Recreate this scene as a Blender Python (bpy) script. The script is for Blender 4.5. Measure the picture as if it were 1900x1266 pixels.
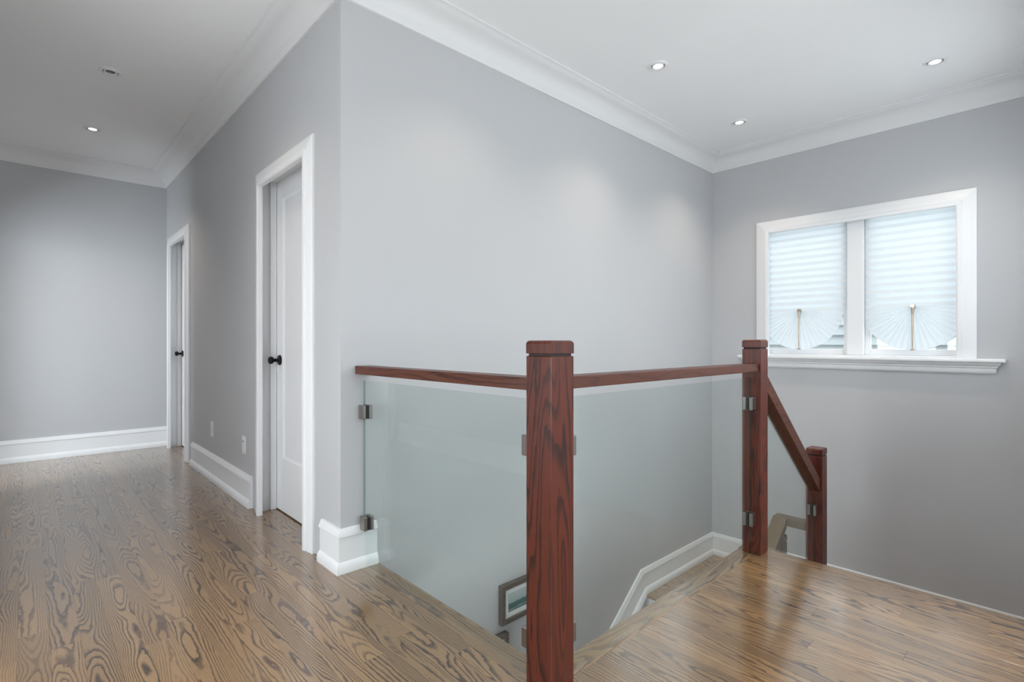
import bpy, bmesh, math, random
from mathutils import Vector, Matrix
random.seed(7)
S = bpy.context.scene
C = S.collection
for o in list(bpy.data.objects): bpy.data.objects.remove(o)

# ------------------------------------------------------------------ camera
EYE = 1.06
cam_d = bpy.data.cameras.new('camera')
cam_d.sensor_fit = 'HORIZONTAL'; cam_d.sensor_width = 36.0
cam_d.lens = 36.0 * 962.8 / 1900.0
cam_d.shift_y = 4.0 / 1900.0
cam_d.clip_start = 0.02
cam = bpy.data.objects.new('camera', cam_d); C.objects.link(cam)
cam.location = (0, 0, EYE)
cam.rotation_euler = (math.radians(90), 0, -math.atan(900 / 962.8))
S.camera = cam

# ------------------------------------------------------------------ sky, exposure
w = bpy.data.worlds.new('overcast_sky'); S.world = w; w.use_nodes = True
bg = w.node_tree.nodes['Background']
_n = w.node_tree.nodes; _l = w.node_tree.links
_tc = _n.new('ShaderNodeTexCoord'); _sp = _n.new('ShaderNodeSeparateXYZ'); _rp = _n.new('ShaderNodeValToRGB')
_rp.color_ramp.elements[0].position = 0.47; _rp.color_ramp.elements[0].color = (0.42, 0.42, 0.41, 1)     # ground
_rp.color_ramp.elements[1].position = 0.53; _rp.color_ramp.elements[1].color = (0.87, 0.935, 1.0, 1)     # overcast sky
_mp = _n.new('ShaderNodeMapRange'); _mp.inputs['From Min'].default_value = -1.0
_l.new(_tc.outputs['Generated'], _sp.inputs[0]); _l.new(_sp.outputs['Z'], _mp.inputs['Value']); _l.new(_mp.outputs[0], _rp.inputs[0]); _l.new(_rp.outputs[0], bg.inputs['Color'])
bg.inputs['Strength'].default_value = 3.1
S.view_settings.view_transform = 'Standard'; S.view_settings.look = 'None'
S.view_settings.exposure = 0.12; S.view_settings.gamma = 1.0
S.view_settings.use_curve_mapping = False

def area(name, loc, rot, sx, sy, power, col):
    l = bpy.data.lights.new(name, 'AREA'); l.shape = 'RECTANGLE'; l.size = sx; l.size_y = sy
    l.energy = power; l.color = col
    o = bpy.data.objects.new(name, l); C.objects.link(o); o.location = loc; o.rotation_euler = rot
    return o
R90 = math.radians(90)
DAY = (0.955, 0.968, 1.0)
# area lights added as daylight, behind windows invented for the unseen walls
area('added_back_daylight', (1.62, -1.70, 1.30), (R90, 0, 0), 1.9, 1.6, 58, (0.90, 0.95, 1.0))
area('added_west_daylight', (-1.01, 1.70, 1.10), (0, -R90, 0), 1.6, 1.1, 40, DAY)
area('added_side_room_daylight', (-2.29, 4.45, 1.40), (0, -R90, 0), 1.5, 1.45, 150, (0.88, 0.94, 1.0))
area('added_flight_daylight', (3.72, -0.17, 1.62), (R90, 0, 0), 1.3, 1.3, 15, (0.84, 0.92, 1.0))
area('added_lower_daylight', (-0.96, 0.9, -1.5), (0, -R90, 0), 1.3, 1.6, 48, DAY)

# ------------------------------------------------------------------ material helpers
def new_mat(name):
    m = bpy.data.materials.new(name); m.use_nodes = True
    nt = m.node_tree; nt.nodes.clear()
    out = nt.nodes.new('ShaderNodeOutputMaterial')
    return m, nt, out
def principled(nt, out, col, rough, metal=0, spec=0.5):
    b = nt.nodes.new('ShaderNodeBsdfPrincipled')
    b.inputs['Base Color'].default_value = (*col, 1); b.inputs['Roughness'].default_value = rough
    b.inputs['Metallic'].default_value = metal; b.inputs['Specular IOR Level'].default_value = spec
    nt.links.new(b.outputs[0], out.inputs[0]); return b
def noise(nt, vec, scale, detail=2, rough=0.5, dist=0):
    n = nt.nodes.new('ShaderNodeTexNoise'); n.inputs['Scale'].default_value = scale
    n.inputs['Detail'].default_value = detail; n.inputs['Roughness'].default_value = rough
    n.inputs['Distortion'].default_value = dist
    if vec is not None: nt.links.new(vec, n.inputs['Vector'])
    return n.outputs['Fac']
def mth(nt, op, a, b=None, c=None):
    n = nt.nodes.new('ShaderNodeMath'); n.operation = op
    for i, v in enumerate((a, b, c)):
        if v is None: continue
        if isinstance(v, (int, float)): n.inputs[i].default_value = v
        else: nt.links.new(v, n.inputs[i])
    return n.outputs[0]
def ramp(nt, fac, stops, interp='LINEAR'):
    n = nt.nodes.new('ShaderNodeValToRGB'); n.color_ramp.interpolation = interp
    e = n.color_ramp.elements
    while len(e) < len(stops): e.new(0.5)
    for el, (p, c) in zip(e, stops):
        el.position = p; el.color = (*c, 1)
    nt.links.new(fac, n.inputs[0]); return n.outputs['Color']
def mixc(nt, fac, a, b, mode='MIX'):
    n = nt.nodes.new('ShaderNodeMix'); n.data_type = 'RGBA'; n.blend_type = mode
    for k, v in ((0, fac), (6, a), (7, b)):
        if isinstance(v, (int, float)): n.inputs[k].default_value = v
        elif isinstance(v, tuple): n.inputs[k].default_value = (*v, 1)
        else: nt.links.new(v, n.inputs[k])
    return n.outputs[2]

def paint(name, col, rough=0.55, bump=0.0):
    m, nt, out = new_mat(name); b = principled(nt, out, col, rough, spec=0.35)
    g = nt.nodes.new('ShaderNodeNewGeometry')
    v = noise(nt, g.outputs['Position'], 3.0, 3)
    c = mixc(nt, v, tuple(x * 0.985 for x in col), tuple(min(1, x * 1.015) for x in col))
    nt.links.new(c, b.inputs['Base Color'])
    if bump:
        bp = nt.nodes.new('ShaderNodeBump'); bp.inputs['Strength'].default_value = bump; bp.inputs['Distance'].default_value = 0.001
        nt.links.new(noise(nt, g.outputs['Position'], 350, 2), bp.inputs['Height']); nt.links.new(bp.outputs[0], b.inputs['Normal'])
    return m

def wood(name, axis, light, dark, rough, lines=20.0, across=8.0, along=1.3, strength=1.0, straight=50.0, tone=0.25, coat=0.0, width=0.34, edge=0.0):
    """stained oak: contour-like cathedral grain running along `axis`"""
    m, nt, out = new_mat(name); b = principled(nt, out, light, rough)
    if coat:
        b.inputs['Coat Weight'].default_value = coat; b.inputs['Coat Roughness'].default_value = 0.17; b.inputs['Coat IOR'].default_value = 2.15; b.inputs['Specular IOR Level'].default_value = 0.12
    g = nt.nodes.new('ShaderNodeNewGeometry'); oi = nt.nodes.new('ShaderNodeObjectInfo')
    sep = nt.nodes.new('ShaderNodeSeparateXYZ'); nt.links.new(g.outputs['Position'], sep.inputs[0])
    ax = 'XYZ'.index(axis); oth = [i for i in range(3) if i != ax]
    r = oi.outputs['Random']
    A = mth(nt, 'MULTIPLY_ADD', r, 13.7, sep.outputs[ax])
    P = mth(nt, 'MULTIPLY_ADD', r, 5.3, sep.outputs[oth[0]])
    Q = mth(nt, 'MULTIPLY_ADD', r, 29.1, sep.outputs[oth[1]])
    def vec(sa, sp, sq):
        cmb = nt.nodes.new('ShaderNodeCombineXYZ')
        nt.links.new(mth(nt, 'MULTIPLY', A, sa), cmb.inputs[0]); nt.links.new(mth(nt, 'MULTIPLY', P, sp), cmb.inputs[1])
        nt.links.new(mth(nt, 'MULTIPLY', Q, sq), cmb.inputs[2]); return cmb.outputs[0]
    big = noise(nt, vec(along, across, across), 1.0, 1.6, 0.45, 0.35)
    jag = noise(nt, vec(along * 14, across * 7, across * 7), 1.0, 2, 0.6)
    # some boards are straight grained, most are cathedral cut
    r2 = mth(nt, 'FRACT', mth(nt, 'MULTIPLY', r, 17.31))
    st = mth(nt, 'MULTIPLY', mth(nt, 'POWER', r2, 3.0), straight)
    pq = mth(nt, 'ADD', P, Q)
    val = mth(nt, 'MULTIPLY_ADD', big, lines, mth(nt, 'MULTIPLY', pq, st))
    if edge:      # growth rings crowd towards the two long edges of a flat-sawn board
        tc = nt.nodes.new('ShaderNodeTexCoord'); sg = nt.nodes.new('ShaderNodeSeparateXYZ'); nt.links.new(tc.outputs['Generated'], sg.inputs[0])
        u = mth(nt, 'SUBTRACT', sg.outputs[oth[0]], mth(nt, 'MULTIPLY_ADD', r2, 0.9, 0.05))
        val = mth(nt, 'MULTIPLY_ADD', mth(nt, 'MULTIPLY', u, u), edge, val)
    val = mth(nt, 'MULTIPLY_ADD', jag, 0.75, val)
    saw = mth(nt, 'FRACT', val)
    line = ramp(nt, saw, [(0.0, (1, 1, 1)), (width * 0.45, (0.75,) * 3), (width, (0, 0, 0)), (0.90, (0, 0, 0)), (1.0, (1, 1, 1))])
    patch = noise(nt, vec(along * 0.8, across * 0.35, across * 0.35), 1.0, 1)
    amt = ramp(nt, patch, [(0.34, (0.45,) * 3), (0.56, (1, 1, 1))])
    lf = mth(nt, 'MULTIPLY', mth(nt, 'MULTIPLY', line, amt), strength)
    pores = noise(nt, vec(18, 420, 420), 1.0, 2, 0.6)
    pf = ramp(nt, pores, [(0.48, (0, 0, 0)), (0.68, (1, 1, 1))])
    tonev = mth(nt, 'MULTIPLY_ADD', mth(nt, 'FRACT', mth(nt, 'MULTIPLY', r, 7.77)), tone, 1 - tone * 0.5)
    base = nt.nodes.new('ShaderNodeVectorMath'); base.operation = 'SCALE'
    base.inputs[0].default_value = light; nt.links.new(tonev, base.inputs['Scale'])
    c1 = mixc(nt, mth(nt, 'MULTIPLY', pf, 0.35), base.outputs[0], tuple((l * 0.4 + d * 0.6) for l, d in zip(light, dark)))
    c2 = mixc(nt, lf, c1, dark)
    nt.links.new(c2, b.inputs['Base Color'])
    bp = nt.nodes.new('ShaderNodeBump'); bp.inputs['Strength'].default_value = 0.12; bp.inputs['Distance'].default_value = 0.0006
    bp.invert = True
    nt.links.new(mth(nt, 'ADD', lf, mth(nt, 'MULTIPLY', pf, 0.4)), bp.inputs['Height']); nt.links.new(bp.outputs[0], b.inputs['Normal'])
    return m

FL, FD = (0.295, 0.172, 0.076), (0.036, 0.014, 0.005)
RL, RD = (0.122, 0.021, 0.008), (0.026, 0.0048, 0.003)
M = {
    'wall': paint('grey_wall_paint', (0.545, 0.549, 0.562), 0.6, 0.08),
    'ceil': paint('white_ceiling_paint', (0.88, 0.88, 0.885), 0.7),
    'trim': paint('white_trim_paint', (0.86, 0.865, 0.88), 0.35),
    'crown': paint('white_crown_paint', (0.78, 0.78, 0.785), 0.5),
    'oakY': wood('stained_oak_board', 'Y', FL, FD, 0.33, lines=14.5, across=8.5, along=1.35, straight=14, tone=0.34, coat=1.0, edge=9, width=0.40),
    'oakX': wood('stained_oak_border', 'X', FL, FD, 0.33, lines=14.5, across=8.5, along=1.35, straight=14, tone=0.34, coat=1.0, edge=9, width=0.40),
    'redZ': wood('red_oak_post', 'Z', RL, RD, 0.38, lines=17, across=10, along=0.9, straight=30, strength=1.0, width=0.5, tone=0.1),
    'redX': wood('red_oak_rail_x', 'X', (0.112, 0.033, 0.016), RD, 0.40, lines=11, across=12, along=1.2, straight=60, strength=0.8, tone=0.1),
    'redY': wood('red_oak_rail_y', 'Y', (0.112, 0.033, 0.016), RD, 0.40, lines=11, across=12, along=1.2, straight=60, strength=0.8, tone=0.1),
}
def simple(name, col, rough, metal=0, spec=0.5):
    m, nt, out = new_mat(name); b = principled(nt, out, col, rough, metal, spec)
    g = nt.nodes.new('ShaderNodeNewGeometry'); v = noise(nt, g.outputs['Position'], 40, 2)
    nt.links.new(mixc(nt, v, tuple(x * 0.94 for x in col), tuple(min(1, x * 1.06) for x in col)), b.inputs['Base Color'])
    return m
M['well_lightX'] = wood('stairwell_light_oak_x', 'X', (0.17, 0.115, 0.060), (0.07, 0.045, 0.02), 0.4, lines=10, across=12, strength=0.6)  # same oak as the red rails; stairwell light is put into the colour
M['well_shadeZ'] = wood('stairwell_shade_oak_post', 'Z', (0.13, 0.085, 0.045), (0.05, 0.032, 0.015), 0.4, lines=10, across=12, strength=0.6)  # same oak as the red posts; stairwell shade is put into the colour
M['well_lightY'] = wood('stairwell_light_oak_y', 'Y', (0.17, 0.115, 0.060), (0.07, 0.045, 0.02), 0.4, lines=10, across=12, strength=0.6)  # as the x rail: stairwell light put into the colour
M['black'] = simple('matte_black_metal', (0.008, 0.008, 0.009), 0.35, 0.6)
M['nickel'] = simple('brushed_nickel', (0.36, 0.33, 0.31), 0.28, 1.0)
M['brass'] = simple('polished_clip_metal', (0.50, 0.40, 0.30), 0.22, 1.0)
M['gasket'] = simple('black_rubber', (0.01, 0.01, 0.01), 0.6)
M['groove'] = simple('dark_groove', (0.012, 0.006, 0.005), 0.6)
M['plastic'] = simple('white_plastic', (0.80, 0.80, 0.81), 0.35)
M['dark_slot'] = simple('dark_slot', (0.03, 0.03, 0.03), 0.5)
M['frame'] = wood('grey_brown_frame_wood', 'X', (0.12, 0.105, 0.10), (0.055, 0.045, 0.042), 0.4, lines=10, across=20, along=3)
M['mat_board'] = simple('white_mat_board', (0.72, 0.74, 0.74), 0.8)
M['siding'] = paint('pale_siding', (0.46, 0.50, 0.505), 0.6)
M['off_lens'] = simple('unlit_dark_lens', (0.012, 0.012, 0.014), 0.25)

def glass(name, tint, ior=1.45):
    m, nt, out = new_mat(name)
    t = nt.nodes.new('ShaderNodeBsdfTransparent'); t.inputs[0].default_value = (*tint, 1)
    g = nt.nodes.new('ShaderNodeBsdfGlossy'); g.inputs['Roughness'].default_value = 0.02; g.inputs[0].default_value = (1, 1, 1, 1)
    lw = nt.nodes.new('ShaderNodeLayerWeight'); lw.inputs['Blend'].default_value = 0.5
    f = mth(nt, 'MULTIPLY_ADD', mth(nt, 'POWER', lw.outputs['Facing'], 5.0), 0.96, 0.04)   # Schlick, the same on both faces
    mx = nt.nodes.new('ShaderNodeMixShader'); nt.links.new(f, mx.inputs[0])
    nt.links.new(t.outputs[0], mx.inputs[1]); nt.links.new(g.outputs[0], mx.inputs[2]); nt.links.new(mx.outputs[0], out.inputs[0])
    return m
M['glass'] = glass('tempered_glass', (0.925, 0.955, 0.945))
M['glass_edge'] = glass('tempered_glass_edge', (0.46, 0.56, 0.53))
M['window_glass'] = glass('window_glass', (0.95, 0.97, 0.97))
def paper():
    m, nt, out = new_mat('white_pleated_paper')
    d = nt.nodes.new('ShaderNodeBsdfDiffuse'); d.inputs[0].default_value = (0.82, 0.83, 0.84, 1)
    t = nt.nodes.new('ShaderNodeBsdfTranslucent')
    g = nt.nodes.new('ShaderNodeNewGeometry')
    v = noise(nt, g.outputs['Position'], 600, 2)
    nt.links.new(mixc(nt, v, (0.70, 0.74, 0.76), (0.80, 0.84, 0.86)), t.inputs[0])
    mx = nt.nodes.new('ShaderNodeMixShader'); mx.inputs[0].default_value = 0.55
    nt.links.new(d.outputs[0], mx.inputs[1]); nt.links.new(t.outputs[0], mx.inputs[2]); nt.links.new(mx.outputs[0], out.inputs[0])
    return m
M['paper'] = paper()
def emis(name, col, s):
    m, nt, out = new_mat(name); e = nt.nodes.new('ShaderNodeEmission'); e.inputs[0].default_value = (*col, 1); e.inputs[1].default_value = s
    nt.links.new(e.outputs[0], out.inputs[0]); return m
M['lens'] = emis('lit_lamp_lens', (1.0, 0.95, 0.88), 9.0)
def seascape():
    """print of a pale sky over a teal hillside and water"""
    m, nt, out = new_mat('seascape_print'); b = principled(nt, out, (0.4, 0.5, 0.5), 0.25)
    tc = nt.nodes.new('ShaderNodeTexCoord'); sep = nt.nodes.new('ShaderNodeSeparateXYZ'); nt.links.new(tc.outputs['Generated'], sep.inputs[0])
    mp = nt.nodes.new('ShaderNodeMapping'); mp.inputs['Scale'].default_value = (3, 1, 9); nt.links.new(tc.outputs['Generated'], mp.inputs[0])
    n = noise(nt, mp.outputs[0], 2.0, 4, 0.6)
    z = mth(nt, 'MULTIPLY_ADD', n, 0.22, sep.outputs[2])
    z = mth(nt, 'SUBTRACT', z, mth(nt, 'MULTIPLY', sep.outputs[0], 0.10))
    c = ramp(nt, z, [(0.0, (0.02, 0.05, 0.055)), (0.16, (0.10, 0.20, 0.20)), (0.2, (0.35, 0.45, 0.44)), (0.26, (0.05, 0.13, 0.14)), (0.52, (0.07, 0.16, 0.16)), (0.56, (0.33, 0.42, 0.43)), (1.0, (0.46, 0.53, 0.53))])
    nt.links.new(c, b.inputs['Base Color']); return m
M['print'] = seascape()

# ------------------------------------------------------------------ geometry helpers
def link(name, bm, mat, parent=None, smooth=False, bevel=0.0, edge_mat=None):
    me = bpy.data.meshes.new(name)
    bmesh.ops.recalc_face_normals(bm, faces=bm.faces[:])
    bm.to_mesh(me); bm.free()
    me.materials.append(M[mat] if isinstance(mat, str) else mat)
    if edge_mat: me.materials.append(M[edge_mat])
    if smooth:
        for p in me.polygons: p.use_smooth = True
        me.set_sharp_from_angle(angle=math.radians(38))
    o = bpy.data.objects.new(name, me); C.objects.link(o)
    if parent is not None:
        o.parent = parent
        o.matrix_parent_inverse = Matrix.Translation(-parent.location)
    if bevel:
        b = o.modifiers.new('bevel', 'BEVEL'); b.width = bevel; b.segments = 2; b.limit_method = 'ANGLE'
    return o
def struct(o): o['kind'] = 'structure'; return o
def tag(o, label, cat, group=None):
    o['label'] = label; o['category'] = cat
    if group: o['group'] = group
    return o
def empty(name, loc):
    o = bpy.data.objects.new(name, None); C.objects.link(o); o.location = loc; o.empty_display_size = 0.1
    return o
def box(bm, x0, x1, y0, y1, z0, z1):
    v = [bm.verts.new((x, y, z)) for x in (x0, x1) for y in (y0, y1) for z in (z0, z1)]
    for f in ((0, 1, 3, 2), (4, 6, 7, 5), (0, 4, 5, 1), (2, 3, 7, 6), (0, 2, 6, 4), (1, 5, 7, 3)):
        bm.faces.new([v[i] for i in f])
def boxes(*bs):
    bm = bmesh.new()
    for b in bs: box(bm, *b)
    return bm
def cyl(bm, p0, p1, r0, r1=None, n=24):
    p0, p1 = Vector(p0), Vector(p1); r1 = r0 if r1 is None else r1
    d = (p1 - p0); q = d.to_track_quat('Z', 'Y').to_matrix().to_4x4()
    mt = Matrix.Translation((p0 + p1) / 2) @ q
    bmesh.ops.create_cone(bm, cap_ends=True, segments=n, radius1=r0, radius2=r1, depth=d.length, matrix=mt)
def lathe(bm, prof, mtx=None, n=32):
    mtx = mtx or Matrix(); rings = []
    for r, z in prof:
        if r < 1e-6: rings.append([bm.verts.new(mtx @ Vector((0, 0, z)))])
        else: rings.append([bm.verts.new(mtx @ Vector((r * math.cos(2 * math.pi * i / n), r * math.sin(2 * math.pi * i / n), z))) for i in range(n)])
    for a, b in zip(rings, rings[1:]):
        for i in range(n):
            j = (i + 1) % n
            if len(a) == 1 and len(b) == 1: continue
            if len(a) == 1: bm.faces.new((a[0], b[i], b[j]))
            elif len(b) == 1: bm.faces.new((a[i], b[0], a[j]))
            else: bm.faces.new((a[i], b[i], b[j], a[j]))
def sweep_rings(path, N, prof):
    """mitred sweep; profile (a, b): a along N x T, b along N"""
    P = [Vector(p) for p in path]; N = Vector(N).normalized(); rings = []
    for i, p in enumerate(P):
        t0 = (P[i] - P[i - 1]).normalized() if i > 0 else None
        t1 = (P[i + 1] - P[i]).normalized() if i < len(P) - 1 else None
        s0 = N.cross(t0) if t0 else None; s1 = N.cross(t1) if t1 else None
        if s0 is None: s = s1
        elif s1 is None: s = s0
        else:
            s = (s0 + s1).normalized(); s = s / max(0.2, s.dot(s1))
        rings.append([p + s * a + N * b for a, b in prof])
    return rings
def sweep(path, N, prof, seg=None):
    rings = sweep_rings(path, N, prof)
    if seg is not None: rings = rings[seg:seg + 2]
    bm = bmesh.new(); vs = [[bm.verts.new(c) for c in r] for r in rings]; n = len(prof)
    for a, b in zip(vs, vs[1:]):
        for i in range(n):
            j = (i + 1) % n; bm.faces.new((a[i], a[j], b[j], b[i]))
    bm.faces.new(vs[0]); bm.faces.new(list(reversed(vs[-1])))
    return bm

# ------------------------------------------------------------------ main dimensions
XB, YA, XC, YD = 1.06, 2.295, 4.737, 6.38      # hall wall, stair wall, window wall, end wall
XL, XW, YS = -0.62, -0.90, -1.60               # hall's left wall, open area's west wall, wall behind
HC = 2.795                                      # ceiling
XO, YO, XE = 1.241, 1.165, 2.785                # stairwell edges
LOW = -2.90                                     # floor below
YF = -0.06                                      # side wall of the upper flight
T = 0.12

# ------------------------------------------------------------------ floor: sub-floor slab with single boards
flo = struct(link('floor', boxes((XW, XO - 0.012, YS, 2.5, -0.30, -0.02), (XL, XO - 0.012, 2.5, YD, -0.30, -0.02), (XO - 0.012, XB + T + 0.06, YA + T, YD, -0.30, -0.02), (XO - 0.012, XE - 0.012, YS, YO - 0.012, -0.30, -0.02)), 'wall'))
def board(x0, x1, y0, y1, mat, name='plank', round_edge=None):
    g = 0.0001; c = 0.0004
    x0 += g; x1 -= g; y0 += g; y1 -= g
    bm = bmesh.new()
    lo = [bm.verts.new(p) for p in ((x0, y0, -0.02), (x1, y0, -0.02), (x1, y1, -0.02), (x0, y1, -0.02))]
    mi = [bm.verts.new(p) for p in ((x0, y0, -c), (x1, y0, -c), (x1, y1, -c), (x0, y1, -c))]
    hi = [bm.verts.new(p) for p in ((x0 + c, y0 + c, 0), (x1 - c, y0 + c, 0), (x1 - c, y1 - c, 0), (x0 + c, y1 - c, 0))]
    for a, b in ((lo, mi), (mi, hi)):
        for i in range(4): bm.faces.new((a[i], a[(i + 1) % 4], b[(i + 1) % 4], b[i]))
    bm.faces.new(hi); bm.faces.new(list(reversed(lo)))
    return link(name, bm, mat, flo)
PW = 0.083
def rows(xa, xb, yr, from_right=True):
    x = xb if from_right else xa
    while (x > xa + 0.004) if from_right else (x < xb - 0.004):
        x0, x1 = (max(xa, x - PW), x) if from_right else (x, min(xb, x + PW))
        ya, yb = yr((x0 + x1) / 2)
        y = ya + 0.0; first = True
        while y < yb - 0.01:
            L = random.uniform(0.55, 1.9) * (random.uniform(0.3, 1) if first else 1); first = False
            y2 = y + L
            if yb - y2 < 0.35: y2 = yb
            board(x0, x1, y, y2, 'oakY'); y = y2
        x = x0 if from_right else x1
rows(XW, XO - 0.02, lambda x: (YS, (YD if x > XL else 2.40) if x < XB + 0.13 else YA))
rows(XO - 0.02 + 0.0, XE - 0.09, lambda x: (YS, YO - 0.092), False)
def nosing(name, x0, x1, y0, y1, mat, side):
    """bull-nosed edge board; side = which edge is rounded"""
    bm = bmesh.new(); r = 0.013; prof = []
    if side == 'y1': a0, a1 = y0, y1
    else: a0, a1 = x0, x1
    prof = [(a0, 0), (a1 - r, 0)] + [(a1 - r + r * math.sin(t), -r + r * math.cos(t)) for t in [i * math.pi / 8 for i in range(1, 8)]] + [(a1 - r, -2 * r), (a0, -2 * r)]
    ends = (x0, x1) if side == 'y1' else (y0, y1)
    vs = [[bm.verts.new((e, a, z) if side == 'y1' else (a, e, z)) for a, z in prof] for e in ends]
    n = len(prof)
    for i in range(n): bm.faces.new((vs[0][i], vs[0][(i + 1) % n], vs[1][(i + 1) % n], vs[1][i]))
    bm.faces.new(vs[0]); bm.faces.new(list(reversed(vs[1])))
    return link(name, bm, mat, flo, smooth=True)
nosing('edge_board', XO - 0.02, XO + 0.008, YO - 0.09, YA, 'oakY', 'x1')
nosing('edge_board', XO + 0.008, 2.02, YO - 0.092, YO, 'oakX', 'y1')
nosing('edge_board', 2.021, XE - 0.09, YO - 0.092, YO, 'oakX', 'y1')
nosing('edge_board', XE - 0.09, XE + 0.015, YS, YO, 'oakY', 'x1')

# ------------------------------------------------------------------ walls, ceiling
D1 = (2.588, 3.478, 2.115); D2 = (5.318, 6.272, 2.125)     # door openings: near Y, far Y, head height
struct(link('ceiling', boxes((XW - T, XC + 0.2, YS - T, YD + T, HC, HC + 0.12)), 'ceil'))
struct(link('wall_stair', boxes((XB, XC, YA, YA + T, LOW, HC), (XW, XB, YA, YA + T, LOW, -0.30)), 'wall'))
bw = [(XB, XB + T, YA + T, D1[0], -0.02, HC), (XB, XB + T, D1[0], D1[1], D1[2], HC), (XB, XB + T, D1[1], D2[0], -0.02, HC),
      (XB, XB + T, D2[0], D2[1], D2[2], HC), (XB, XB + T, D2[1], YD, -0.02, HC)]
struct(link('wall_hall', boxes(*bw), 'wall'))
struct(link('wall_light_block', boxes((XB + T + 0.030, XB + T + 0.06, D1[0] - 0.1, D1[1] + 0.1, -0.02, 2.3), (XB + T + 0.030, XB + T + 0.06, D2[0] - 0.1, YD, -0.02, 2.3), (XB + T - 0.02, XB + T + 0.03, D1[0] - 0.1, D1[1] + 0.1, -0.04, -0.02), (XB + T - 0.02, XB + T + 0.03, D2[0] - 0.1, YD, -0.04, -0.02)), 'wall'))  # unseen panels added to stop outside light leaking past the doors
struct(link('wall_end', boxes((XL - T, XB + T, YD, YD + T, -0.30, HC)), 'wall'))
DL = (5.05, 6.02, 2.08)      # open doorway added to let in daylight from the invented side room
struct(link('wall_left', boxes((XL - T, XL, 2.40, DL[0], -0.02, HC), (XL - T, XL, DL[1], YD, -0.02, HC), (XL - T, XL, DL[0], DL[1], DL[2], HC), (XW, XL - T, 2.40, 2.40 + T, -0.02, HC)), 'wall'))
struct(link('wall_added_room', boxes((-2.18, -2.06, 3.0, 3.7, -0.02, HC), (-2.18, -2.06, 5.2, 6.4, -0.02, HC), (-2.18, -2.06, 3.7, 5.2, 2.15, HC), (-2.18, -2.06, 3.7, 5.2, -0.02, 0.62), (-2.06, XL - T, 3.0, 3.12, -0.02, HC), (-2.06, XL - T, 6.28, 6.4, -0.02, HC)), 'wall'))  # room invented, out of view, so daylight reaches the hall
struct(link('floor_added_room', boxes((-2.18, XL - 0.002, 3.0, 6.4, -0.30, 0.0)), 'oakY'))
struct(link('ceiling_added_room', boxes((-2.18, XW - T, 3.0, 6.4, HC, HC + 0.12)), 'ceil'))
LWY, LWZ = (1.14, 2.26), (0.28, 1.92)
LO_Y, LO_Z = (0.1, 1.7), (-2.15, -0.85)
struct(link('wall_west', boxes((XW - T, XW, YS, LWY[0], -0.30, HC), (XW - T, XW, LWY[1], 2.40 + T, -0.30, HC), (XW - T, XW, LWY[0], LWY[1], -0.30, LWZ[0]), (XW - T, XW, LWY[0], LWY[1], LWZ[1], HC), (XW - T, XW, YS, LO_Y[0], LOW, -0.30), (XW - T, XW, LO_Y[1], YA + T, LOW, -0.30),
                               (XW - T, XW, LO_Y[0], LO_Y[1], LO_Z[1], -0.30), (XW - T, XW, LO_Y[0], LO_Y[1], LOW, LO_Z[0])), 'wall'))
BWX, BWZ = (0.65, 2.57), (0.48, 2.12)
struct(link('wall_back', boxes((XW, BWX[0], YS - T, YS, LOW, HC), (BWX[1], XE, YS - T, YS, LOW, HC), (BWX[0], BWX[1], YS - T, YS, BWZ[1], HC), (BWX[0], BWX[1], YS - T, YS, LOW, BWZ[0])), 'wall'))
FWX, FWZ = (3.06, 4.38), (0.96, 2.28)
struct(link('wall_flight', boxes((XE - T, FWX[0], YF - T, YF, LOW, HC), (FWX[1], XC, YF - T, YF, LOW, HC), (FWX[0], FWX[1], YF - T, YF, LOW, FWZ[0]), (FWX[0], FWX[1], YF - T, YF, FWZ[1], HC), (XE - T, XE, YS - T, YF - T, LOW, HC)), 'wall'))
WY, WZ = (0.42, 1.88), (0.955, 2.122)
struct(link('wall_window', boxes((XC, XC + 0.16, YF - T, WY[0], LOW, HC), (XC, XC + 0.16, WY[1], YA + T, LOW, HC), (XC, XC + 0.16, WY[0], WY[1], WZ[1], HC), (XC, XC + 0.16, WY[0], WY[1], LOW, WZ[0])), 'wall'))
struct(link('floor_lower', boxes((XW, XC, YS, YA, LOW - 0.1, LOW)), 'oakY'))

# ------------------------------------------------------------------ baseboards, crown
BASE = [(0, 0), (0.030, 0), (0.030, 0.022), (0.027, 0.034), (0.020, 0.046), (0.015, 0.050), (0.015, 0.160), (0.021, 0.163), (0.022, 0.170), (0.012, 0.190), (0.010, 0.198), (0, 0.200)]
def run(names, path, N, prof, mat, kind=True):
    for i, nm in enumerate(names):
        if nm is None: continue
        struct(link(nm, sweep(path, N, prof, i), mat, smooth=True))
# profile's a axis = N x T: walk so that the room lies to the left of the walking direction
run(['baseboard_corner', 'baseboard_stair'], [(XB, D1[0] - 0.094, 0), (XB, YA, 0), (XO - 0.003, YA, 0)][::-1][::-1], (0, 0, 1), [(-a, b) for a, b in BASE], 'trim')
run(['baseboard_hall'], [(XB, D2[0] - 0.1, 0), (XB, D1[1] + 0.097, 0)], (0, 0, 1), [(-a, b) for a, b in BASE], 'trim')
run(['baseboard_left'], [(XL, 2.40, 0), (XL, DL[0] - 0.094, 0)], (0, 0, 1), [(-a, b) for a, b in BASE], 'trim')
run(['baseboard_left_end', 'baseboard_end'], [(XL, DL[1] + 0.094, 0), (XL, YD, 0), (XB - 0.001, YD, 0)], (0, 0, 1), [(-a, b) for a, b in BASE], 'trim')
run(['baseboard_west', 'baseboard_back', 'baseboard_flight'], [(XW, 2.40, 0), (XW, YS, 0), (XE - T, YS, 0), (XE - T, YF, 0)], (0, 0, 1), BASE, 'trim')
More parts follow.
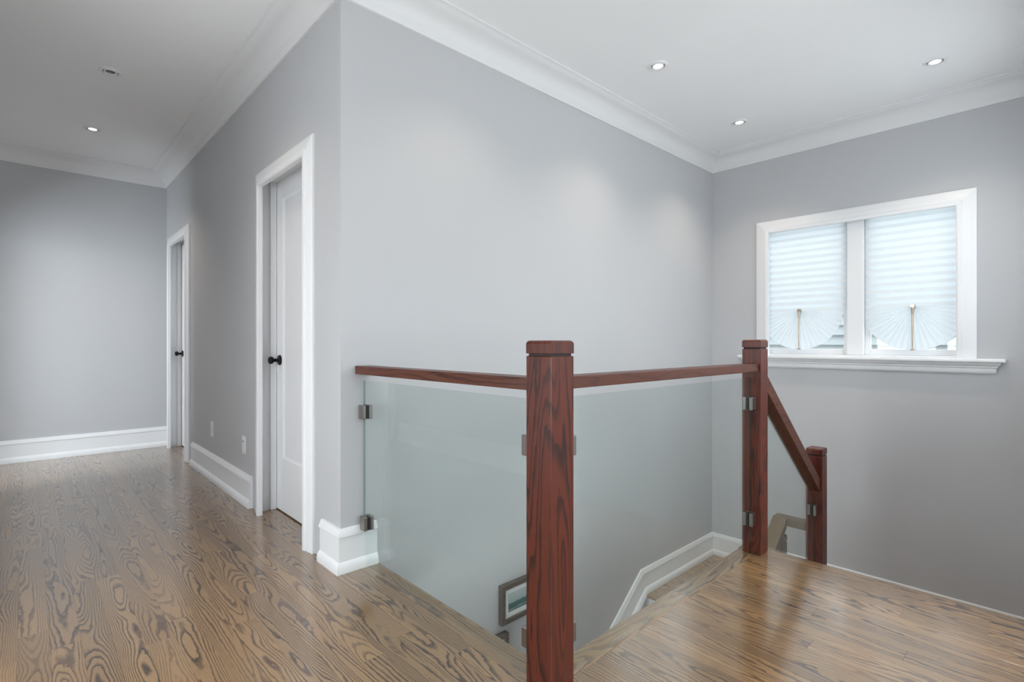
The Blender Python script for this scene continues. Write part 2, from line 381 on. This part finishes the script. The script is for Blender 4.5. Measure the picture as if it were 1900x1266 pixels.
# stair wall: landing board, then raking down with the lower flight
LZ = -0.925
sk = [(XC, LZ), (3.60, LZ), (1.00, LZ - 2.60 * 0.77)]
SK = [(-a2, b2) for b2, a2 in BASE]
run(['baseboard_landing', 'trim_skirt'], [(x, YA, z) for x, z in sk], (0, -1, 0), SK, 'trim')
run(['baseboard_window'], [(XC, YF, LZ), (XC, YA, LZ)], (0, 0, 1), BASE, 'trim')
CR = [(0, -0.133), (0.012, -0.133), (0.015, -0.122), (0.021, -0.115), (0.024, -0.108)]
CR += [(0.024 + 0.090 * (1 - math.cos(t)), -0.108 + 0.082 * math.sin(t)) for t in [i * math.pi / 12 for i in range(1, 6)]]
CR += [(0.118, -0.024), (0.124, -0.020), (0.132, -0.016), (0.141, -0.011), (0.150, -0.010), (0.150, 0), (0, 0)]
path = [(XW, 2.40, HC), (XL, 2.40, HC), (XL, YD, HC), (XB, YD, HC), (XB, YA, HC), (XC, YA, HC), (XC, YF, HC), (XE - T, YF, HC), (XE - T, YS, HC), (XW, YS, HC), (XW, 2.40, HC)]
rg = [(-a, b) for a, b in CR]
run(['trim_%d' % (i + 1) for i in range(len(path) - 1)], path, (0, 0, 1), rg, 'crown')

# ------------------------------------------------------------------ doors
CAS = [(0, 0), (0, 0.012), (0.006, 0.016), (0.030, 0.017), (0.036, 0.020), (0.066, 0.021), (0.070, 0.030), (0.088, 0.031), (0.094, 0.026), (0.094, 0)]
def door(n, D, side):
    y0, y1, zt = D; x = XB
    root = empty('door_%d' % n, (x, (y0 + y1) / 2, 0)); struct(root)
    p = [(x, y0, 0), (x, y0, zt), (x, y1, zt), (x, y1, 0)]
    # N points into the hall (-X); N x T must point away from the opening
    for i in range(3):
        link('casing', sweep(p, (-1, 0, 0), CAS, i), 'trim', root, smooth=True)
    j = 0.019; xd = x + T - 0.012
    link('jamb', boxes((x - 0.002, xd + 0.04, y0, y0 + j, 0, zt - j), (x - 0.002, xd + 0.04, y1 - j, y1, 0, zt - j), (x - 0.002, xd + 0.04, y0, y1, zt - j, zt)), 'trim', root, bevel=0.0015)
    link('door_stop', boxes((xd - 0.040, xd - 0.002, y0 + j, y0 + j + 0.012, 0, zt - j - 0.012), (xd - 0.040, xd - 0.002, y1 - j - 0.012, y1 - j, 0, zt - j - 0.012), (xd - 0.040, xd - 0.002, y0 + j, y1 - j, zt - j - 0.012, zt - j)), 'trim', root, bevel=0.003)
    a, b, z0, z1 = y0 + j + 0.003, y1 - j - 0.003, 0.008, zt - j - 0.003
    st, tr, br = 0.105, 0.125, 0.33
    f = xd
    sl = link('door_slab', boxes((f, f + 0.035, a, a + st, z0, z1), (f, f + 0.035, b - st, b, z0, z1), (f, f + 0.035, a + st, b - st, z1 - tr, z1), (f, f + 0.035, a + st, b - st, z0, z0 + br)), 'trim', root, bevel=0.001)
    pn = link('panel', boxes((f + 0.010, f + 0.028, a + st - 0.004, b - st + 0.004, z0 + br - 0.004, z1 - tr + 0.004)), 'trim', sl)
    # sloping moulding around the panel
    q = [(f, a + st, z0 + br), (f, b - st, z0 + br), (f, b - st, z1 - tr), (f, a + st, z1 - tr)]
    bm = bmesh.new(); o1 = [bm.verts.new(v) for v in q]
    e = 0.014
    o2 = [bm.verts.new(v) for v in ((f + 0.009, a + st + e, z0 + br + e), (f + 0.009, b - st - e, z0 + br + e), (f + 0.009, b - st - e, z1 - tr - e), (f + 0.009, a + st + e, z1 - tr - e))]
    o3 = [bm.verts.new((f + 0.0101, v.co.y, v.co.z)) for v in o2]; o4 = [bm.verts.new((f + 0.0101, v.co.y, v.co.z)) for v in o1]
    for A, B in ((o1, o2), (o2, o3), (o3, o4), (o4, o1)):
        for i in range(4): bm.faces.new((A[i], A[(i + 1) % 4], B[(i + 1) % 4], B[i]))
    link('panel_moulding', bm, 'trim', sl)
    hy, hz = b - 0.062, 0.953
    bm = bmesh.new(); mt = Matrix.Translation((f, hy, hz)) @ Matrix.Rotation(-R90, 4, 'Y')
    lathe(bm, [(0, 0), (0.032, 0), (0.032, 0.006), (0.028, 0.010), (0.013, 0.011), (0.011, 0.014), (0.010, 0.036), (0.013, 0.040), (0.020, 0.044), (0.0235, 0.052), (0.0235, 0.060), (0.018, 0.068), (0.009, 0.071), (0, 0.0715)], mt, 28)
    k = link('door_knob', bm, 'black', sl, smooth=True); k['label'] = 'matte black door knob on round rosette'
    for hz2 in (0.25, 1.1, 1.85):
        bm = bmesh.new(); cyl(bm, (f - 0.004, a - 0.002, hz2), (f - 0.004, a - 0.002, hz2 + 0.09), 0.006, n=12); link('hinge', bm, 'black', sl)
    return root
door(1, D1, 1); door(2, D2, 1)
dr = empty('door_3', (XL, 5.53, 0)); struct(dr)  # unseen doorway added to pass the side room's daylight
for i in range(3):
    link('casing', sweep([(XL, DL[1], 0), (XL, DL[1], DL[2]), (XL, DL[0], DL[2]), (XL, DL[0], 0)], (1, 0, 0), CAS, i), 'trim', dr, smooth=True)
link('jamb', boxes((XL - T - 0.002, XL + 0.002, DL[0], DL[0] + 0.019, 0, DL[2] - 0.019), (XL - T - 0.002, XL + 0.002, DL[1] - 0.019, DL[1], 0, DL[2] - 0.019), (XL - T - 0.002, XL + 0.002, DL[0], DL[1], DL[2] - 0.019, DL[2])), 'trim', dr, bevel=0.0015)

# ------------------------------------------------------------------ window, sill, shades
wr = empty('window_1', (XC, (WY[0] + WY[1]) / 2, WZ[0])); struct(wr)
WCAS = [(0, 0), (0, 0.014), (0.008, 0.018), (0.030, 0.019), (0.036, 0.022), (0.074, 0.023), (0.079, 0.034), (0.098, 0.035), (0.106, 0.030), (0.106, 0)]
p = [(XC, WY[0], WZ[0]), (XC, WY[0], WZ[1]), (XC, WY[1], WZ[1]), (XC, WY[1], WZ[0])]
for i in range(3): link('casing', sweep(p, (-1, 0, 0), WCAS, i), 'trim', wr, smooth=True)
j = 0.02
link('window_jamb', boxes((XC - 0.001, XC + 0.16, WY[0], WY[0] + j, WZ[0], WZ[1]), (XC - 0.001, XC + 0.16, WY[1] - j, WY[1], WZ[0], WZ[1]), (XC - 0.001, XC + 0.16, WY[0] + j, WY[1] - j, WZ[1] - j, WZ[1]), (XC - 0.001, XC + 0.16, WY[0] + j, WY[1] - j, WZ[0], WZ[0] + 0.012)), 'trim', wr, bevel=0.002)
YM = 1.14
link('mullion', boxes((XC + 0.022, XC + 0.15, YM - 0.055, YM + 0.055, WZ[0] + 0.012, WZ[1] - j)), 'trim', wr, bevel=0.004)
link('sill', boxes((XC - 0.075, XC + 0.03, WY[0] - 0.147, WY[1] + 0.147, WZ[0] - 0.026, WZ[0])), 'trim', wr, bevel=0.009)
AP = [(0, 0), (0.048, 0), (0.048, 0.010), (0.040, 0.020), (0.032, 0.026), (0.032, 0.034), (0.024, 0.040), (0.024, 0.062), (0.018, 0.072), (0.006, 0.080), (0, 0.080)]
zt = WZ[0] - 0.026; bm = bmesh.new(); ya, yb = WY[0] - 0.075, WY[1] + 0.075
vs = [[bm.verts.new((XC - a, e + s * a, zt - b)) for a, b in AP] for e, s in ((ya, -1), (yb, 1))]
for i in range(len(AP)): bm.faces.new((vs[0][i], vs[0][(i + 1) % len(AP)], vs[1][(i + 1) % len(AP)], vs[1][i]))
bm.faces.new(vs[0]); bm.faces.new(list(reversed(vs[1])))
link('apron', bm, 'trim', wr, smooth=True)
for (ya, yb) in ((WY[0] + j, YM - 0.055), (YM + 0.055, WY[1] - j)):
    z0, z1 = WZ[0] + 0.012, WZ[1] - j; s = 0.036; xs = XC + 0.072
    sash = link('sash', boxes((xs, xs + 0.045, ya, ya + s, z0, z1), (xs, xs + 0.045, yb - s, yb, z0, z1), (xs, xs + 0.045, ya + s, yb - s, z1 - s, z1), (xs, xs + 0.045, ya + s, yb - s, z0, z0 + 0.045)), 'trim', wr, bevel=0.003)
    link('pane', boxes((xs + 0.018, xs + 0.024, ya + s - 0.004, yb - s + 0.004, z0 + 0.04, z1 - s + 0.004)), 'window_glass', sash)

def shade(y0, y1, yc, label):
    zc, ztop = 1.330, WZ[1] - j - 0.004; xs = XC + 0.042
    root = empty('pleated_shade', (xs, yc, zc)); tag(root, label, 'window shade', 'paper shades on the stair window')
    bm = bmesh.new(); per = 0.054; n = int(round((ztop - zc) / (per / 2))); prev = None
    for i in range(n + 1):
        z = ztop + (zc - ztop) * i / n; x = xs + (0.008 if i % 2 else -0.008)
        cur = [bm.verts.new((x, y, z)) for y in (y0, y1)]
        if prev: bm.faces.new((prev[0], prev[1], cur[1], cur[0]))
        prev = cur
    link('pleats', bm, 'paper', root)
    bm = bmesh.new(); K = 46; Rm = 0.322; prev = None
    for i in range(K + 1):
        t = math.pi + math.pi * i / K
        c, s = math.cos(t), math.sin(t)
        half = (yc - y0 if c < 0 else y1 - yc)
        r = min(Rm, half / max(1e-4, abs(c)) if abs(c) > 1e-4 else Rm)
        sg = 1 if i % 2 else -1
        cur = [bm.verts.new((xs - 0.010 + sg * 0.0015, yc + 0.008 * c, zc + 0.010 * s)), bm.verts.new((xs - 0.004 + sg * 0.006, yc + r * c, zc + r * s))]
        if prev: bm.faces.new((prev[0], prev[1], cur[1], cur[0]))
        prev = cur
    link('fan', bm, 'paper', root)
    link('head_strip', boxes((xs - 0.012, xs + 0.012, y0, y1, ztop - 0.004, ztop + 0.004)), 'plastic', root)
    bm = bmesh.new(); xo = xs - 0.020
    cyl(bm, (xo, yc, zc + 0.004), (xo, yc + 0.002, 1.012), 0.0072, 0.0038, 10)
    cyl(bm, (xo + 0.014, yc, zc + 0.006), (xo - 0.012, yc, zc + 0.006), 0.016, 0.013, 14)
    cyl(bm, (xo, yc, zc + 0.0), (xo, yc, zc - 0.06), 0.0120, 0.0068, 10)
    cyl(bm, (xo, yc - 0.012, 1.012), (xo, yc + 0.014, 1.010), 0.0045, 0.0045, 8)
    link('clip', bm, 'brass', root, smooth=True)
shade(YM + 0.066, WY[1] - j - 0.008, 1.545, 'white pleated paper shade clipped to a fan on the window half toward the corner')
shade(WY[0] + j + 0.008, YM - 0.066, 0.776, 'white pleated paper shade clipped to a fan on the window half away from the corner')

# neighbour's siding seen below the fans
nb = empty('neighbour_house', (7.2, 1.2, -0.5)); tag(nb, 'pale lap-sided house wall seen through the window below the fans', 'house')
link('house_wall', boxes((7.23, 7.6, -3.0, 6.0, -2.5, 2.1)), 'siding', nb)
for i in range(26):
    z = -1.0 + i * 0.12; bm = bmesh.new()
    v = [bm.verts.new(c) for c in ((7.18, -3, z), (7.18, 6, z), (7.225, 6, z + 0.13), (7.225, -3, z + 0.13), (7.23, -3, z), (7.23, 6, z))]
    bm.faces.new((v[0], v[3], v[2], v[1])); bm.faces.new((v[0], v[1], v[5], v[4])); link('siding_board', bm, 'siding', nb)

# invented windows, out of view, added to bring in daylight
def added_window(n, axis, c, a0, a1, z0, z1, out):
    r = empty('window_%d' % n, ((c, (a0 + a1) / 2, z0) if axis == 'X' else ((a0 + a1) / 2, c, z0))); struct(r)
    def bx(u0, u1, d0, d1, q0, q1):
        lo, hi = min(c + d0 * out, c + d1 * out), max(c + d0 * out, c + d1 * out)
        return (lo, hi, u0, u1, q0, q1) if axis == 'X' else (u0, u1, lo, hi, q0, q1)
    k = 0.09
    link('casing', boxes(bx(a0 - k, a0, -0.022, 0, z0 - k, z1 + k), bx(a1, a1 + k, -0.022, 0, z0 - k, z1 + k), bx(a0, a1, -0.022, 0, z1, z1 + k), bx(a0, a1, -0.03, 0, z0 - k, z0)), 'trim', r, bevel=0.004)
    s = 0.045; m = (a0 + a1) / 2
    link('sash', boxes(bx(a0, a0 + s, 0.04, 0.085, z0, z1), bx(a1 - s, a1, 0.04, 0.085, z0, z1), bx(a0 + s, a1 - s, 0.04, 0.085, z1 - s, z1), bx(a0 + s, a1 - s, 0.04, 0.085, z0, z0 + s), bx(m - s / 2, m + s / 2, 0.04, 0.085, z0 + s, z1 - s)), 'trim', r, bevel=0.003)
    link('pane', boxes(bx(a0 + s, a1 - s, 0.058, 0.064, z0 + s, z1 - s)), 'window_glass', r)
added_window(2, 'Y', YS, BWX[0], BWX[1], BWZ[0], BWZ[1], -1)
added_window(3, 'X', XW, LWY[0], LWY[1], LWZ[0], LWZ[1], -1)
added_window(6, 'Y', YF, FWX[0], FWX[1], FWZ[0], FWZ[1], -1)
added_window(5, 'X', -2.06, 3.7, 5.2, 0.62, 2.15, -1)
added_window(4, 'X', XW, LO_Y[0], LO_Y[1], LO_Z[0], LO_Z[1], -1)

# ------------------------------------------------------------------ stairs
# closed strings carry the two flights
def string(y0, y1, x0, z0, x1, z1, d):
    bm = bmesh.new(); v = [[bm.verts.new((x, y, z)) for x, z in ((x0, z0), (x1, z1), (x1, z1 - d), (x0, z0 - d))] for y in (y0, y1)]
    for i in range(4): bm.faces.new((v[0][i], v[0][(i + 1) % 4], v[1][(i + 1) % 4], v[1][i]))
    bm.faces.new(v[0]); bm.faces.new(list(reversed(v[1]))); return bm
st = empty('stair_flight', (XE, 0.5, LZ)); tag(st, 'short stained oak flight going down from the floor edge to the landing', 'stairs')
SY = YF + 0.003
RI, RU = 0.185, 0.24
for i in range(1, 5):
    x0 = XE + (i - 1) * RU
    link('tread', boxes((x0, x0 + RU - 0.014, SY, 1.036, -i * RI - 0.03, -i * RI)), 'oakY', st, bevel=0.006)
for i in range(5):
    x0 = XE + i * RU
    link('riser', boxes((x0 - 0.012, x0, SY, 1.036, -(i + 1) * RI, -i * RI - 0.026)), 'trim', st)
xl = XE + 4 * RU
link('string', string(1.038, 1.076, XE, -0.03, 3.61, -0.03 - (3.61 - XE) * RI / RU, 0.28), 'trim', st)
lx = 3.60
st = empty('stair_landing', (4.2, 1.2, LZ)); tag(st, 'stained oak stair landing below the window', 'landing')
link('landing_floor', boxes((xl + 0.002, XC - 0.002, SY, 1.245, LZ - 0.03, LZ), (lx - 0.02, XC - 0.002, 1.245, YA - 0.002, LZ - 0.03, LZ), (3.612, xl + 0.002, 1.038, 1.245, LZ - 0.03, LZ), (3.52, lx - 0.02, 1.245, 1.337, LZ - 0.03, LZ)), 'oakY', st, bevel=0.006)
link('landing_soffit', boxes((xl + 0.002, XC - 0.002, SY, 1.245, LZ - 0.2, LZ - 0.03), (lx + 0.014, XC - 0.002, 1.245, YA - 0.002, LZ - 0.2, LZ - 0.03)), 'wall', st)
st = empty('stair_flight', (lx, 1.8, LOW)); tag(st, 'long stained oak flight going down along the stair wall', 'stairs')
for i in range(1, 10):
    x1 = lx - (i - 1) * RU
    link('tread', boxes((x1 - RU - 0.02, x1, 1.34, YA - 0.032, LZ - i * RI - 0.03, LZ - i * RI)), 'oakY', st, bevel=0.006)
for i in range(10):
    x1 = lx - i * RU
    link('riser', boxes((x1, x1 + 0.012, 1.34, YA - 0.032, LZ - (i + 1) * RI, LZ - i * RI - 0.03)), 'trim', st)
link('string', string(1.29, 1.337, lx - 0.085, LZ - 0.05, lx - 9 * RU, LZ + 0.02 - 9 * RI, 0.32), 'trim', st)

# ------------------------------------------------------------------ newel posts
def newel(cx, cy, s, z0, zt, label, mat='redZ'):
    root = empty('newel_post', (cx, cy, z0)); tag(root, label, 'post', 'red stained oak newel posts')
    h = s / 2
    link('shaft', boxes((cx - h, cx + h, cy - h, cy + h, z0, zt - 0.047)), mat, root, bevel=0.003)
    link('groove', boxes((cx - h + 0.006, cx + h - 0.006, cy - h + 0.006, cy + h - 0.006, zt - 0.050, zt - 0.036)), 'groove', root)
    bm = bmesh.new()
    def sq(e, z): return [bm.verts.new((cx + a * (h - e), cy + b * (h - e), z)) for a, b in ((-1, -1), (1, -1), (1, 1), (-1, 1))]
    rs = [sq(0.001, zt - 0.0395), sq(0, zt - 0.0385), sq(0, zt - 0.010), sq(0.002, zt - 0.004), sq(0.007, zt)]
    for a, b in zip(rs, rs[1:]):
        for i in range(4): bm.faces.new((a[i], a[(i + 1) % 4], b[(i + 1) % 4], b[i]))
    bm.faces.new(rs[-1]); bm.faces.new(list(reversed(rs[0])))
    link('cap', bm, mat, root)
P1 = (1.176, 1.087, 0.104); P2 = (2.712, 1.087, 0.092); P3 = (3.662, 1.087, 0.094)
newel(*P1, 0.0, 1.068, 'thick red-brown oak newel post joining the two glass rails at the floor corner')
newel(*P2, 0.0, 1.078, 'red-brown oak newel post at the top of the descending stairs')
newel(*P3, LZ, 0.398, 'red-brown oak newel post at the foot of the descending handrail')
newel(3.573, 1.290, 0.090, LZ, -0.185, 'low oak newel post under the turn of the lower handrail', 'well_shadeZ')

# ------------------------------------------------------------------ handrails
def rail(name, bm, mat, label):
    o = link(name, bm, mat, bevel=0.003); tag(o, label, 'handrail', 'oak handrails'); return o
rw = 0.040
rail('handrail', boxes((P1[0] - rw - 0.005, P1[0] + rw - 0.005, P1[1] + 0.052, YA, 0.914, 0.953)), 'redY', 'level oak handrail running from the stair wall to the corner post')
rail('handrail', boxes((P1[0] + 0.052, P2[0] - 0.046, 1.087 - 0.036, 1.087 + 0.036, 0.918, 0.957)), 'redX', 'level oak handrail between the corner post and the stair top post')
def slope_rail(x0, z0, x1, z1, y0, y1, d):
    return string(y0, y1, x0, z0, x1, z1, d)
rail('handrail', slope_rail(P2[0] + 0.046, 0.915, P3[0] - 0.047, 0.215, 1.052, 1.122, 0.085), 'redX', 'steep oak handrail descending beside the stairs')
rail('handrail', boxes((3.618, 3.705, 1.135, 1.335, -0.135, -0.085)), 'well_lightY', 'short level oak handrail turning behind the foot post')
rail('handrail', slope_rail(3.617, -0.085, 2.2, -0.085 - 1.417 * 0.77, 1.247, 1.335, 0.062), 'well_lightX', 'oak handrail raking down the lower flight behind the glass')

# ------------------------------------------------------------------ glass panels with clamps
def set_edges(o, axis):
    for p_ in o.data.polygons:
        if abs(p_.normal[axis]) < 0.5: p_.material_index = 1 if p_.normal[2] > -0.3 else 0
def clamp(root, c, d, z):
    """c = xy of the mounting face, d = direction from it along the glass"""
    L, W, H = 0.046, 0.019, 0.066; dx, dy = d; nx, ny = -dy, dx
    def slab(a0, a1, b0, b1, z0, z1):
        xs = [c[0] + dx * a + nx * b for a in (a0, a1) for b in (b0, b1)]; ys = [c[1] + dy * a + ny * b for a in (a0, a1) for b in (b0, b1)]
        return (min(xs), max(xs), min(ys), max(ys), z0, z1)
    cl = link('clamp', boxes(slab(0.0, 0.014, -W - 0.006, W + 0.006, z - H / 2, z + H / 2), slab(0.012, L, 0.0075, W + 0.006, z - H / 2, z + H / 2), slab(0.012, L, -W - 0.006, -0.0075, z - H / 2, z + H / 2)), 'nickel', root, bevel=0.004)
    link('gasket', boxes(slab(0.010, L - 0.002, -0.0078, 0.0078, z - H / 2 + 0.003, z + H / 2 - 0.003)), 'gasket', cl)
def panel(pane_box, axis, base, clamps, label):
    root = empty('glass_panel', base); tag(root, label, 'glass panel', 'glass balustrade panels')
    o = link('pane', boxes(pane_box), 'glass', root, edge_mat='glass_edge'); set_edges(o, axis)
    for c, d, z in clamps: clamp(root, c, d, z)
GX, GY = 1.172, 1.087
panel((GX - 0.005, GX + 0.005, P1[1] + 0.066, YA - 0.014, 0.004, 0.882), 0, (GX, 1.7, 0),
      [((GX, YA), (0, -1), 0.734), ((GX, YA - 0.015), (0, -1), 0.213), ((GX, P1[1] + 0.052), (0, 1), 0.737), ((GX, P1[1] + 0.052), (0, 1), 0.13)],
      'clear glass balustrade panel between the stair wall and the corner post')
panel((P1[0] + 0.066, P2[0] - 0.060, GY - 0.005, GY + 0.005, 0.004, 0.888), 1, (1.95, GY, 0),
      [((P1[0] + 0.052, GY), (1, 0), 0.737), ((P1[0] + 0.052, GY), (1, 0), 0.148), ((P2[0] - 0.046, GY), (-1, 0), 0.758), ((P2[0] - 0.046, GY), (-1, 0), 0.181)],
      'clear glass balustrade panel between the corner post and the stair top post')
root = empty('glass_panel', (3.2, GY, -0.3)); tag(root, 'raking clear glass panel under the descending handrail', 'glass panel', 'glass balustrade panels')
o = link('pane', string(GY - 0.005, GY + 0.005, P2[0] + 0.060, 0.765, P3[0] - 0.060, 0.765 - 0.829 * 0.80, 0.72), 'glass', root, edge_mat='glass_edge'); set_edges(o, 1)
clamp(root, (P2[0] + 0.046, GY), (1, 0), 0.60); clamp(root, (P3[0] - 0.047, GY), (-1, 0), 0.018); clamp(root, (P2[0] + 0.046, GY), (1, 0), 0.15); clamp(root, (P3[0] - 0.047, GY), (-1, 0), -0.45)

# ------------------------------------------------------------------ recessed downlights
def downlight(x, y, lit, label, power=0, col=(1.0, 0.85, 0.70), tilt=(0, 0), ang=112):
    root = empty('downlight', (x, y, HC)); tag(root, label, 'downlight', 'recessed ceiling downlights')
    T0 = Matrix.Translation((x, y, HC))
    bm = bmesh.new(); lathe(bm, [(0.041, 0), (0.041, -0.004), (0.044, -0.008), (0.054, -0.0075), (0.060, -0.0025), (0.061, 0)], T0, 40)
    link('trim_ring', bm, 'plastic', root, smooth=True)
    bm = bmesh.new(); lathe(bm, [(0.0405, -0.0005), (0.0405, -0.0025)], T0, 40); lathe(bm, [(0.036, -0.001), (0.036, -0.006), (0.034, -0.008), (0.0265, -0.005), (0.0262, -0.0012)], T0, 40)
    link('gimbal_ring', bm, 'plastic', root, smooth=True)
    bm = bmesh.new(); lathe(bm, [(0.041, -0.0008), (0.036, -0.0008)], T0, 40); link('shadow_gap', bm, 'dark_slot', root)
    bm = bmesh.new(); lathe(bm, [(0.0264, -0.0015), (0.022, -0.004), (0.010, -0.0052), (0, -0.0055)], T0, 32)
    link('lens', bm, 'lens' if lit else 'off_lens', root, smooth=True)
    if not lit:
        bm = bmesh.new(); lathe(bm, [(0.0095, -0.0050), (0.0085, -0.0070), (0.0075, -0.0070), (0.0070, -0.0053)], T0, 28); link('reflector_ring', bm, 'nickel', root, smooth=True)
    if lit and power:
        l = bpy.data.lights.new('lamp_beam', 'SPOT'); l.energy = power; l.color = col; l.spot_size = math.radians(ang); l.spot_blend = 0.9; l.shadow_soft_size = 0.03
        b = bpy.data.objects.new('lamp_beam', l); C.objects.link(b); b.parent = root; b.location = (0, 0, -0.03); b.rotation_euler = (tilt[0], tilt[1], 0)
PWR = 17
downlight(0.39, 4.17, False, 'unlit dark recessed downlight in the hallway ceiling')
downlight(0.388, 5.38, True, 'lit recessed downlight in the hallway ceiling near the end wall', PWR * 1.6)
downlight(2.88, 1.745, True, 'lit recessed downlight near the stair wall, farther from the window', PWR * 1.3)
downlight(4.08, 1.755, True, 'lit recessed downlight by the corner of the stair wall and window wall', PWR * 1.4)
downlight(4.08, 0.555, True, 'lit recessed downlight before the window, away from the stair wall', PWR * 1.4)
downlight(1.68, 1.745, True, 'lit recessed downlight above the glass rail by the wall corner', PWR * 0.8)
downlight(2.88, 0.555, True, 'lit recessed downlight above the top of the stairs', PWR * 1.6)
downlight(0.39, 2.95, True, 'lit recessed downlight where the hallway begins', PWR * 1.0)
downlight(1.20, 0.20, True, 'lit recessed downlight above the open floor', PWR)

# ------------------------------------------------------------------ outlets on the hall wall
def outlet(y, z, label, sockets):
    r = empty('wall_outlet', (XB, y, z)); tag(r, label, 'outlet')
    link('cover_plate', boxes((XB - 0.006, XB, y - 0.037, y + 0.037, z - 0.059, z + 0.059)), 'plastic', r, bevel=0.003)
    pl = link('insert', boxes((XB - 0.009, XB - 0.005, y - 0.017, y + 0.017, z - 0.034, z + 0.034)), 'plastic', r, bevel=0.002)
    if sockets:
        link('jack', boxes((XB - 0.0098, XB - 0.0085, y - 0.006, y + 0.006, z + 0.018, z + 0.030)), 'dark_slot', pl)
outlet(4.56, 0.388, 'plain white wall plate on the hall wall, nearer the far door', False)
outlet(3.745, 0.382, 'white wall plate with a small dark jack beside the near door casing', True)

# ------------------------------------------------------------------ framed pictures down the stair wall
def picture(x0, x1, z0, z1, label, depth=0.035, fw=0.028):
    r = empty('framed_picture', ((x0 + x1) / 2, YA, z0)); tag(r, label, 'picture', 'framed pictures down the stair wall')
    a = YA - depth
    bm = boxes((x0, x0 + fw, a, YA, z0, z1), (x1 - fw, x1, a, YA, z0, z1), (x0 + fw, x1 - fw, a, YA, z1 - fw, z1), (x0 + fw, x1 - fw, a, YA, z0, z0 + fw))
    link('frame', bm, 'frame', r, bevel=0.0015)
    link('mat_board', boxes((x0 + fw, x1 - fw, YA - 0.022, YA - 0.016, z0 + fw, z1 - fw)), 'mat_board', r)
    e = 0.032
    link('print', boxes((x0 + fw + e, x1 - fw - e, YA - 0.0235, YA - 0.0215, z0 + fw + e, z1 - fw - e)), 'print', r)
picture(2.035, 2.46, -0.605, -0.375, 'grey-brown framed seascape print on the stair wall below the floor')
picture(1.72, 2.09, -0.90, -0.655, 'lower grey-brown framed picture mostly hidden by the floor edge')
